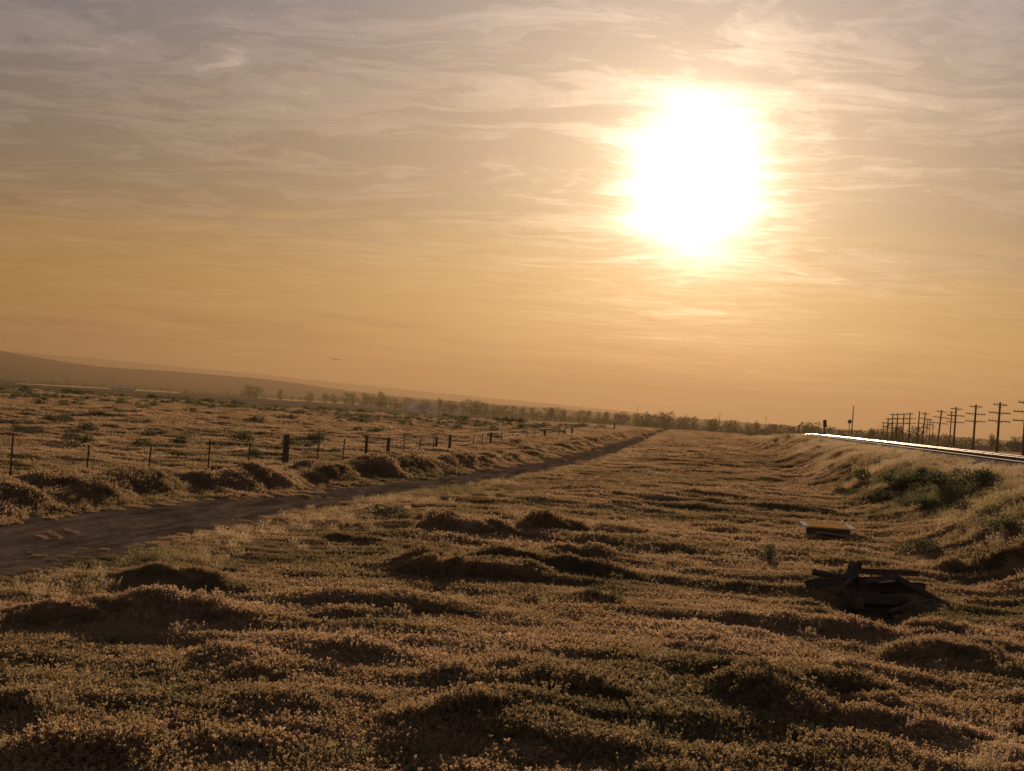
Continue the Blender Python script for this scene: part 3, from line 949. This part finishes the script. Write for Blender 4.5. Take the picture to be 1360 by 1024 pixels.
STRAW = [(0.0, (0.108, 0.094, 0.05)), (0.22, (0.20, 0.146, 0.076)), (0.45, (0.30, 0.202, 0.112)), (0.70, (0.35, 0.23, 0.14)), (1.0, (0.48, 0.355, 0.23))]
m_turf = leaf_mat('dry_annuals', STRAW, 0.5)
GRASS = [(0.0, (0.115, 0.115, 0.055)), (0.25, (0.20, 0.175, 0.085)), (0.45, (0.38, 0.28, 0.15)), (0.75, (0.52, 0.40, 0.26)), (1.0, (0.62, 0.52, 0.38))]
m_grass = leaf_mat('bunch_grass', GRASS, 0.5)
SAGE = [(0.0, (0.06, 0.065, 0.035)), (0.35, (0.10, 0.105, 0.055)), (0.7, (0.15, 0.14, 0.075)), (1.0, (0.2, 0.17, 0.09))]
m_sage = leaf_mat('shrub_leaves', SAGE, 0.4, False)
m_stem = simple_mat('shrub_stem', (0.06, 0.045, 0.03), (0.12, 0.09, 0.06), 20, 0.9)

# ------------------------------------------------------------------ scatter of ground cover
def scatter(name, meshes, pts, nrm, scl, tint, label, cat):
    n = len(pts)
    me_ = bpy.data.meshes.new(name)
    me_.vertices.add(n); me_.vertices.foreach_set('co', pts.astype(np.float32).ravel())
    yaw = RNG.uniform(0, 2 * np.pi, n)
    # tilt each patch with the slope: euler XYZ = Rz(yaw') applied last, so tilt by small angles in the yawed frame
    nx, ny = nrm[:, 0], nrm[:, 1]
    lx = nx * np.cos(yaw) + ny * np.sin(yaw); ly = -nx * np.sin(yaw) + ny * np.cos(yaw)
    rot = np.stack([-np.arcsin(np.clip(ly, -.9, .9)), np.arcsin(np.clip(lx, -.9, .9)), yaw], 1)
    for nm, ty, arr in (('rot', 'FLOAT_VECTOR', rot), ('scl', 'FLOAT', scl), ('tint', 'FLOAT', tint)):
        a = me_.attributes.new(nm, ty, 'POINT')
        a.data.foreach_set('vector' if ty == 'FLOAT_VECTOR' else 'value', arr.astype(np.float32).ravel())
    a = me_.attributes.new('idx', 'INT', 'POINT'); a.data.foreach_set('value', RNG.integers(0, len(meshes), n).astype(np.int32))
    o = bpy.data.objects.new(name, me_); col.objects.link(o)
    ng = bpy.data.node_groups.new(name, 'GeometryNodeTree')
    ng.interface.new_socket('Geometry', in_out='INPUT', socket_type='NodeSocketGeometry')
    ng.interface.new_socket('Geometry', in_out='OUTPUT', socket_type='NodeSocketGeometry')
    N = ng.nodes; Lk = ng.links.new
    gi, go = N.new('NodeGroupInput'), N.new('NodeGroupOutput')
    jn = N.new('GeometryNodeJoinGeometry')
    for me2 in meshes:
        so = bpy.data.objects.new(me2.name, me2)           # source shape, not placed in the scene itself
        oi = N.new('GeometryNodeObjectInfo'); oi.inputs['Object'].default_value = so
        oi.inputs['As Instance'].default_value = False
        ti = N.new('GeometryNodeGeometryToInstance'); Lk(oi.outputs['Geometry'], ti.inputs[0]); Lk(ti.outputs[0], jn.inputs[0])
    iop = N.new('GeometryNodeInstanceOnPoints')
    Lk(gi.outputs[0], iop.inputs['Points']); Lk(jn.outputs[0], iop.inputs['Instance'])
    iop.inputs['Pick Instance'].default_value = True
    def attr(nm, ty):
        q = N.new('GeometryNodeInputNamedAttribute'); q.data_type = ty; q.inputs['Name'].default_value = nm
        return q.outputs['Attribute']
    e2r = N.new('FunctionNodeEulerToRotation'); Lk(attr('rot', 'FLOAT_VECTOR'), e2r.inputs[0])
    Lk(e2r.outputs[0], iop.inputs['Rotation'])
    Lk(attr('scl', 'FLOAT'), iop.inputs['Scale'])
    Lk(attr('idx', 'INT'), iop.inputs['Instance Index'])
    Lk(iop.outputs[0], go.inputs[0])
    md = o.modifiers.new('scatter', 'NODES'); md.node_group = ng
    return prop(o, label, cat, kind='stuff')

def normals(x, y, e=0.12):
    zx = (ground(x + e, y) - ground(x - e, y)) / (2 * e)
    zy = (ground(x, y + e) - ground(x, y - e)) / (2 * e)
    k = 1 / np.sqrt(1 + zx * zx + zy * zy)
    return np.stack([-zx * k, -zy * k, k], 1)

def fan(n, r0, r1, half=0.36, power=2.0):
    """points spread evenly over a fan of ground in front of the camera"""
    r = np.sqrt(RNG.uniform(r0 * r0, r1 * r1, n))
    a = YAW + RNG.uniform(-half, half, n)
    return -np.sin(a) * r, np.cos(a) * r, r

def green_mask(x, y):
    """places where the growth is still green: foot of the embankment and damp hollows"""
    g = np.exp(-((x - 8.3) / 1.3) ** 2 - ((y - 62) / 13) ** 2) * 1.1
    g = np.maximum(g, np.exp(-((x - 4.8) / 2.4) ** 2 - ((y - 128) / 14) ** 2))
    g = np.maximum(g, 0.9 * np.exp(-((x - road_x(y)) / 1.6) ** 2 - ((y - 70) / 7) ** 2))
    g = np.maximum(g, 0.35 * sstep(0.12, 0.4, fbm(x / 5 + 50, y / 4, 3)))
    return np.clip(g, 0, 1)

turf = [turf_patch('turf_patch', m_turf) for _ in range(6)]
PX, PY, PS, PT = [], [], [], []
for n, r0, r1, sc in ((26000, 10, 34, 1.0), (30000, 34, 70, 1.25), (40000, 70, 130, 1.5), (34000, 130, 260, 2.3), (22000, 260, 440, 3.4)):
    x, y, r = fan(n, r0, r1)
    tt = x - road_x(y)
    keep = RNG.random(n) < np.where(np.abs(tt) < road_hw(y) - 0.5, 0.035 * (fbm(x / 0.8, y / 2.5 + 77, 2) > 0.12), np.where(np.abs(tt) < road_hw(y) + 0.25, 0.16 + 0.3 * (fbm(x / 0.7, y / 1.2 + 7, 2) > 0.0), 1.0))
    keep &= ~((x > 10.9) & (x < 15.8))
    keep &= RNG.random(n) > burn_shade(x, y) * 0.93
    keep &= RNG.random(n) < np.clip(1.15 + 1.8 * fbm(x / 1.3 + 70, y / 1.0, 2), 0.35, 1)
    x, y = x[keep], y[keep]
    PX.append(x); PY.append(y)
    PS.append(sc * RNG.uniform(0.75, 1.3, len(x)) * (1 + 0.5 * np.clip(fbm(x / 2, y / 1.5 + 13, 2), -.5, .6)) * np.where((x - road_x(y) > 0) & (x - road_x(y) < 5) & (y < 220), 0.62, 1.0) * np.where(np.abs(x - road_x(y)) < road_hw(y), 0.55, 1.0))
    PT.append(0.12 + 0.5 * fbm(x / 3.5 + 20, y / 3 + 3, 3) + RNG.normal(0, 0.07, len(x)) - 0.4 * green_mask(x, y) + 0.13 + 0.16 * sstep(45, 110, np.hypot(x, y)))  # last term paints the haze veil into the tint: weeds paler with range
x, y = np.concatenate(PX), np.concatenate(PY)
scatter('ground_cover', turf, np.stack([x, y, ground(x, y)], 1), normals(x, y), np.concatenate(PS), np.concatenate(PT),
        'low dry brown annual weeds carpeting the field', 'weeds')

gp = [grass_patch('grass_patch', m_grass) for _ in range(5)]
PX, PY, PS, PT = [], [], [], []
for n, r0, r1, f in ((16000, 12, 60, 1.0), (26000, 60, 150, 1.1), (16000, 150, 300, 1.5)):
    x, y, r = fan(n, r0, r1)
    tt = x - road_x(y)
    slope = sstep(6.3, 8.6, x) * (1 - sstep(11.5, 11.8, x)) + sstep(14.6, 15.4, x)
    verge = np.exp(-((tt - road_hw(y) - 0.8) / 0.7) ** 2) * 0.35 + np.exp(-((tt + 2.6) / 1.0) ** 2) * 0.3
    pr = np.clip(0.85 * slope + verge + 0.04 + 0.25 * sstep(0.15, 0.4, fbm(x / 4 + 90, y / 4, 2)), 0, 1)
    pr = np.where((np.abs(tt) < road_hw(y)) | ((x > 11.8) & (x < 14.7)), 0.0, pr)
    keep = RNG.random(n) < pr
    x, y = x[keep], y[keep]
    PX.append(x); PY.append(y)
    field = 1 - sstep(6, 8, x)
    PS.append(f * RNG.uniform(0.6, 1.15, len(x)) * (1 - 0.45 * field) * np.where(x > 9.8, np.where(x > 11, 0.62, 0.8), 1.0))
    PT.append(0.30 + 0.2 * sstep(8, 10, x) + 0.3 * fbm(x / 4, y / 4 + 33, 2) - 0.55 * green_mask(x, y))
x, y = np.concatenate(PX), np.concatenate(PY)
scatter('bunch_grass', gp, np.stack([x, y, ground(x, y)], 1), normals(x, y) * np.array([.4, .4, 1]), np.concatenate(PS), np.concatenate(PT),
        'taller dry bunch grass on the embankment slope and road verges', 'grass')

# ------------------------------------------------------------------ shrubs
bushes = [bush_parts(0.5, 0.5, 650, m_sage, m_stem, 0.06) for _ in range(4)]
def shrub(x, y, s, label, group=None, hs=1.0, name='shrub'):
    st, fo = random.choice(bushes)
    e = empty(name, (x, y, gz(x, y) - 0.02), random.uniform(0, 6.28))
    e.scale = (s, s, s * hs)
    prop(e, label, 'shrub', group)
    link_mesh('stems', st, e); link_mesh('foliage', fo, e)
    return e
def shrub_px(px, py, wpx, label, group=None, hs=1.0):
    p = on_ground(px, py)
    s = wpx * math.hypot(p.x, p.y) / FPX
    shrub(p.x, p.y, s, label, group, hs)
GL = 'low dark green shrub among the grass at the embankment foot'
for px, py, wp in ((1150, 640, 50), (1190, 650, 60), (1230, 640, 50), (1260, 655, 70), (1300, 650, 70), (1330, 690, 60), (1175, 668, 50),
                   (1230, 676, 55), (1285, 685, 60), (1120, 662, 40)):
    shrub_px(px, py, wp, GL, 'green shrubs at the embankment foot', random.uniform(.6, .9))
shrub_px(1018, 752, 34, 'upright dark shrub alone in the field left of the tan panel', None, 1.7)
shrub_px(1222, 737, 70, 'dark low shrub right behind the burnt timber heap', None, .6)
shrub_px(1345, 712, 60, 'dark shrub on the slope above the end of the burnt beams', None, .9)
shrub_px(515, 690, 90, 'wide dark shrub on the verge facing the timber fence posts', None, .45)
shrub_px(792, 795, 70, 'sprawling dark shrub on the hummock in mid field', None, .45)
shrub_px(682, 592, 17, 'compact dark shrub touching the wire fence', None, 1.1)
shrub_px(1160, 585, 14, 'small yellowish shrub beside the rail', None, .8)
FL = 'dark low shrub in the dry flat beyond the wire fence'
k = 0
while k < 190:
    px = random.uniform(-20, 860)
    yh = 542 + 0.068 * (px - 680)
    py = yh + 13.5 + 75 * random.random() ** 2.2
    d = EYE * FPX / (py - yh)
    d = min(d, 310)
    p = at_range(px, py, d)
    if p.x > FX(p.y) - 1.5: continue
    shrub(p.x, p.y, random.uniform(0.7, 2.0) * (1.4 if d > 220 else 1), FL, 'shrubs in the flat beyond the fence', random.uniform(.5, 1.0)); k += 1
# thicker scrub toward the lip of the field: too many to count
n = 3600
x, y, r = fan(n, 140, 330)
kp = (x < FX(np.clip(y, 30, 420)) - 2) & (RNG.random(n) < sstep(-0.25, 0.25, fbm(x / 30, y / 40, 3)) * sstep(130, 270, r))
x, y = x[kp], y[kp]
lump = [bush_parts(0.5, 0.42, 200, m_sage, m_stem, 0.11)[1] for _ in range(4)]
scatter('scrub', lump, np.stack([x, y, ground(x, y) - 0.03], 1), normals(x, y, .5) * 0 + np.array([0, 0, 1.]), RNG.uniform(0.7, 1.9, len(x)), np.zeros(len(x)),
        'dense dark green scrub toward the far edge of the field', 'scrub')

# weeds standing taller in the foreground
def weed(px, py, h, label, n=9):
    p = on_ground(px, py)
    e = empty('weed', p, random.uniform(0, 6)); prop(e, label, 'weed')
    s = MB(); L = Leafy()
    for _ in range(n):
        d = rdir(0.45, 1.0); hh = h * random.uniform(.5, 1)
        pts = [Vector((0, 0, -.03)), d * hh * .5 + Vector((0, 0, hh * .1)), d * hh + Vector((0, 0, hh * .15))]
        s.tube(pts, [.005, .004, .002], 4, False)
        for _k in range(16):
            u = random.uniform(.25, 1); q = pts[0].lerp(pts[1], u * 2) if u < .5 else pts[1].lerp(pts[2], u * 2 - 1)
            dd = (rdir(-.1, .9) + d * .6).normalized()
            L.quad(q, dd, dd.cross(rdir(-1, 1)).normalized(), random.uniform(.03, .06), .010, random.random(), .2)
    link_mesh('stems', s.mesh('stems', m_stem), e); link_mesh('foliage', L.mesh('foliage', m_weed), e)
m_weed = leaf_mat('weed_leaves', [(0.0, (0.12, 0.10, 0.04)), (0.5, (0.22, 0.17, 0.07)), (1.0, (0.34, 0.26, 0.13))], 0.5, False)
weed(645, 985, 0.26, 'branching leafy weed on the shaded hummock at the field front', 11)
weed(870, 962, 0.20, 'bushy green weed beside the shaded hollow at the field front', 14)
weed(1190, 1012, 0.22, 'straggly dry weed on the hummock below the burnt heap', 8)
weed(1105, 1015, 0.18, 'small dry weed with curled stems at the field front', 7)
weed(150, 862, 0.18, 'pale leafy weed on the dark hummock beside the road mouth', 10)

# ------------------------------------------------------------------ trees, buildings far off
m_bark = simple_mat('bark', (0.05, 0.038, 0.028), (0.1, 0.075, 0.055), 3, 0.9)
m_leaf = leaf_mat('tree_leaves', [(0.0, (0.035, 0.045, 0.02)), (0.5, (0.06, 0.07, 0.03)), (1.0, (0.09, 0.09, 0.04))], 0.35, False, .05)
def tree_parts(wide=1.0, n=520):
    """unit-height tree"""
    s = MB(); L = Leafy(); cl = []
    s.tube([(0, 0, -.05), (.01, 0, .25), (.0, .02, .6)], [.035, .025, .012], 6, False)
    for _ in range(11):
        a = random.uniform(0, 6.28); z = random.uniform(.28, .86)
        r = .30 * wide * math.sin(math.pi * min(1, (z - .1) / .85)) * random.uniform(.35, 1)
        c_ = Vector((r * math.cos(a), r * math.sin(a), z)); cl.append((c_, random.uniform(.10, .17) * (wide ** .5)))
        s.tube([(0, 0, max(.15, z - .3)), c_], [.014, .005], 4, False)
    for _ in range(n):
        c_, cr = random.choice(cl); d = rdir(-.8, 1)
        q = c_ + d * cr * random.uniform(.4, 1.05); dd = (d + rdir(-1, 1)).normalized()
        L.quad(q, dd, dd.cross(rdir(-1, 1)).normalized(), random.uniform(.04, .075), .022, random.random())
    return s.mesh('trunk', m_bark), L.mesh('crown', m_leaf)
kinds = [tree_parts(w_) for w_ in (0.8, 1.0, 1.3, 1.6, 1.15)]
slim = tree_parts(0.35, 300)
def tree(px, ytop, d, label, group=None, kind=None, sw=1.0):
    tp = at_range(px, ytop, d)
    g = gz(tp.x, tp.y)
    h = tp.z - g
    if h < 1.5: return
    tr, cr = kind or random.choice(kinds)
    e = empty('tree', (tp.x, tp.y, g), random.uniform(0, 6.28)); e.scale = (h * sw, h * sw, h)
    prop(e, label, 'tree', group)
    link_mesh('trunk', tr, e); link_mesh('crown', cr, e)
tree(333, 510.2, 1900, 'broad round tree standing largest in the valley left of the field', None, kinds[3], 1.3)
tree(342, 511.5, 1920, 'round tree joined to the largest valley tree', None, kinds[2], 1.2)
tree(374, 516.5, 1800, 'small dark tree in the valley right of the broad round one', None, kinds[1])
tree(412, 519, 1750, 'squat tree in the valley above the bright river bend', None, kinds[2])
tree(506, 518.5, 1500, 'lone tree rising over the end of the dark shelter belt', None, kinds[1])
tree(585, 525.5, 1700, 'slim upright tree beside the pale farm buildings', None, slim)
tree(627, 529.8, 1500, 'dome shaped tree on the skyline over the fence line', None, kinds[3], 1.5)
tree(640, 532.5, 1500, 'small round tree next to the dome shaped skyline tree', None, kinds[2])
tree(732, 537.5, 1400, 'narrow pointed tree poking above the treeline', None, slim, 1.5)
tree(860, 545, 1100, 'rounded tree above the road end', None, kinds[2])
tree(886, 545.5, 1050, 'double rounded tree over the place where the road vanishes', None, kinds[3])
tree(1070, 559.5, 760, 'bushy tree left of the narrow sign board', None, kinds[2])
tree(1080, 559, 780, 'bushy tree right behind the narrow sign board', None, kinds[3])
tree(1187, 560, 800, 'leafy tree behind the far end of the pole row', None, kinds[2])
tree(1196, 562, 820, 'second leafy tree behind the far end of the pole row', None, kinds[1])
tree(1219, 563, 800, 'spreading tree behind the bare pole', None, kinds[3])
tree(1160, 567.5, 800, 'small tree between the tall mast and the pole row', None, kinds[2])
tree(1317, 575.5, 620, 'small tree beyond the track between the two tallest poles', None, kinds[1])
tree(1352, 579, 560, 'low spreading tree by the dark shed beyond the track', None, kinds[3], 1.3)
TL = 'tree in the hazy belt along the far side of the field'
for k in range(70):
    px = 430 + k * 13.4 + random.uniform(-5, 5)
    yh = 542 + 0.068 * (px - 680)
    up = np.interp(px, [430, 500, 560, 660, 760, 860, 940, 1040, 1100, 1200, 1360], [7, 8, 5, 6, 6.5, 7, 6.5, 5, 6, 7, 3])
    d = np.interp(px, [430, 700, 900, 1100, 1360], [1900, 1500, 1150, 900, 800]) * random.uniform(.9, 1.12)
    tree(px, yh - up * random.uniform(.45, 1.05), d, TL, 'trees of the far belt', None, random.uniform(1.0, 1.7))
# woods behind them, a mass
n = 900
pxs = RNG.uniform(-100, 1500, n)
dd_ = np.interp(pxs, [-100, 430, 700, 900, 1100, 1500], [2900, 2200, 1750, 1350, 1000, 900]) * RNG.uniform(.95, 1.3, n)
keep = RNG.random(n) < np.interp(pxs, [-100, 300, 440, 500, 1500], [.15, .3, .8, 1, 1])
P3 = []
for a, d in zip(pxs[keep], dd_[keep]):
    q = at_range(a, 545, d); P3.append((q.x, q.y, gz(q.x, q.y) - .2))
P3 = np.array(P3)
scatter('distant_wood', [k_[1] for k_ in kinds[1:4]], P3, np.tile([0, 0, 1.], (len(P3), 1)), RNG.uniform(4.5, 8.5, len(P3)), np.zeros(len(P3)),
        'hazy mass of trees behind the far belt', 'woods')

m_wall = simple_mat('pale_wall', (0.42, 0.39, 0.35), (0.55, 0.52, 0.47), 2, 0.8)
m_roof = simple_mat('tin_roof', (0.35, 0.33, 0.31), (0.5, 0.48, 0.45), 2, 0.35, 0.7)
m_shed = simple_mat('dark_shed_wall', (0.06, 0.045, 0.035), (0.1, 0.075, 0.055), 2, 0.9)
m_win = simple_mat('window_glass', (0.02, 0.02, 0.025), (0.04, 0.04, 0.045), 2, 0.15)
def shed(px, py, d, L, Wd, H, label, wall=None, roof=None, rz=0.0, name='farm_building'):
    wall, roof = wall or m_wall, roof or m_roof
    q = at_range(px, py, d); g = gz(q.x, q.y)
    e = empty(name, (q.x, q.y, g), rz); prop(e, label, 'building')
    s = MB(); s.box((0, 0, H / 2 - .3), (L, Wd, H + .6)); 
    r_ = H + Wd * .22
    s.add([(-L / 2, -Wd / 2, H), (-L / 2, Wd / 2, H), (-L / 2, 0, r_), (L / 2, -Wd / 2, H), (L / 2, Wd / 2, H), (L / 2, 0, r_)], [(0, 2, 1), (3, 4, 5)])
    s.build('wall', wall, e)
    s = MB(); o_ = .5
    for sg in (-1, 1):
        y1, z1 = sg * (Wd / 2 + o_), H - .22 * o_
        s.add([(-L / 2 - o_, y1, z1 + .02), (L / 2 + o_, y1, z1 + .02), (L / 2 + o_, 0, r_ + .05), (-L / 2 - o_, 0, r_ + .05),
               (-L / 2 - o_, y1, z1 + .17), (L / 2 + o_, y1, z1 + .17), (L / 2 + o_, 0, r_ + .2), (-L / 2 - o_, 0, r_ + .2)],
              [(0, 1, 2, 3), (4, 7, 6, 5), (0, 4, 5, 1), (1, 5, 6, 2), (0, 3, 7, 4)])
    s.build('roof', roof, e)
    s = MB(); s.box((0, -Wd / 2 - .03, 1.5), (3, .1, 3)); s.build('door', m_shed, e)
    for k_ in (-1, 1):
        s = MB(); s.box((k_ * L * .3, -Wd / 2 - .03, H * .55), (1.4, .1, 1.2)); s.build('window', m_win, e)
shed(566, 530, 1650, 22, 12, 7, 'pale farm building on the skyline left of the slim tree')
shed(574, 540, 1900, 60, 18, 3.5, 'long low pale shed with a bright roof below the skyline')
shed(35, 500, 2700, 10, 8, 4, 'small white house on the green valley slope')
shed(78, 488, 3400, 12, 9, 5, 'white house at the foot of the hill')
shed(152, 512, 2200, 9, 7, 3.5, 'first white shed of the row beyond the bright river')
for k, pl in enumerate(('second', 'third', 'fourth', 'fifth')):
    shed(160 + k * 5, 514, 2230 + 10 * k, 6.5, 5, 3, pl + ' white shed of the row beyond the bright river')
shed(1308, 585, 760, 11, 8, 2.6, 'low dark shed beyond the track beside the small tree', m_shed, m_shed)
shed(1362, 588, 700, 13, 9, 3.6, 'dark barn beyond the track at the end of the pole row', m_shed, m_shed)

# ------------------------------------------------------------------ birds
m_bird = simple_mat('dark_feathers', (0.03, 0.025, 0.02), (0.06, 0.05, 0.04), 9, 0.8)
def bird(px, py, d, span, label, bank=0.15):
    vs, fs = [], []
    prof = [(-.30, .0), (-.24, .035), (-.12, .06), (.02, .065), (.14, .045), (.20, .03), (.25, .032), (.29, .012), (.31, .0)]
    n = 8
    for yb, rb in prof:
        vs += [(rb * math.cos(2 * math.pi * k_ / n), yb, rb * .9 * math.sin(2 * math.pi * k_ / n)) for k_ in range(n)]
    fs += [(q * n + e_, q * n + (e_ + 1) % n, (q + 1) * n + (e_ + 1) % n, (q + 1) * n + e_) for q in range(len(prof) - 1) for e_ in range(n)]
    for sg in (-1, 1):
        b0 = len(vs)
        st = [(0.03, .12, -.10, .02), (.25, .15, -.08, .07), (.48, .12, -.08, .09), (.70, .03, -.10, .06), (.82, -.06, -.12, .03)]
        for xw, y1, y0, zw in st:
            vs += [(sg * xw, y1, zw), (sg * xw, y0, zw - .01), (sg * xw, (y0 + y1) / 2 + .03, zw + .02)]
        for q in range(4):
            a = b0 + q * 3
            fs += [(a, a + 1, a + 4, a + 3), (a + 1, a + 2, a + 5, a + 4), (a + 2, a, a + 3, a + 5)]
    b0 = len(vs)
    vs += [(-.02, -.26, .012), (.02, -.26, .012), (.08, -.46, .0), (-.08, -.46, .0), (0, -.3, -.012)]
    fs += [(b0, b0 + 1, b0 + 2, b0 + 3), (b0, b0 + 3, b0 + 4), (b0 + 1, b0 + 4, b0 + 2), (b0 + 2, b0 + 4, b0 + 3)]
    o = mesh_obj('bird', vs, fs, m_bird, None, True)
    o.location = at_range(px, py, d); k_ = span / 1.64; o.scale = (k_, k_, k_)
    o.rotation_euler = (0.05, bank, random.uniform(-.4, .4))
    prop(o, label, 'bird')
bird(446, 477.5, 210, 1.6, 'larger dark bird gliding with spread wings above the valley', 0.10)
bird(641, 518, 300, 1.0, 'small dark bird flying low above the skyline trees', -.2)
bird(533, 493.5, 330, 1.1, 'faint small bird flying between the larger bird and the skyline', .2)

# ------------------------------------------------------------------ evening haze
hz = MB(); hz.box((0, 0, 0), (1, 1, 1))
m_hz, t = new_mat('haze_air')
pv = t.n('ShaderNodeVolumePrincipled')
pv.inputs['Color'].default_value = (0.128, 0.093, 0.060, 1)
pv.inputs['Density'].default_value = 0.00014
pv.inputs['Anisotropy'].default_value = 0.55
t.l(pv.outputs[0], t.n('ShaderNodeOutputMaterial').inputs['Volume'])
o = hz.build('haze', m_hz)
o.scale = (32200, 32200, 320); o.location = (0, 0, 320 / 2 - 14)
prop(o, 'thin warm evening haze over the plain', 'haze', kind='stuff')
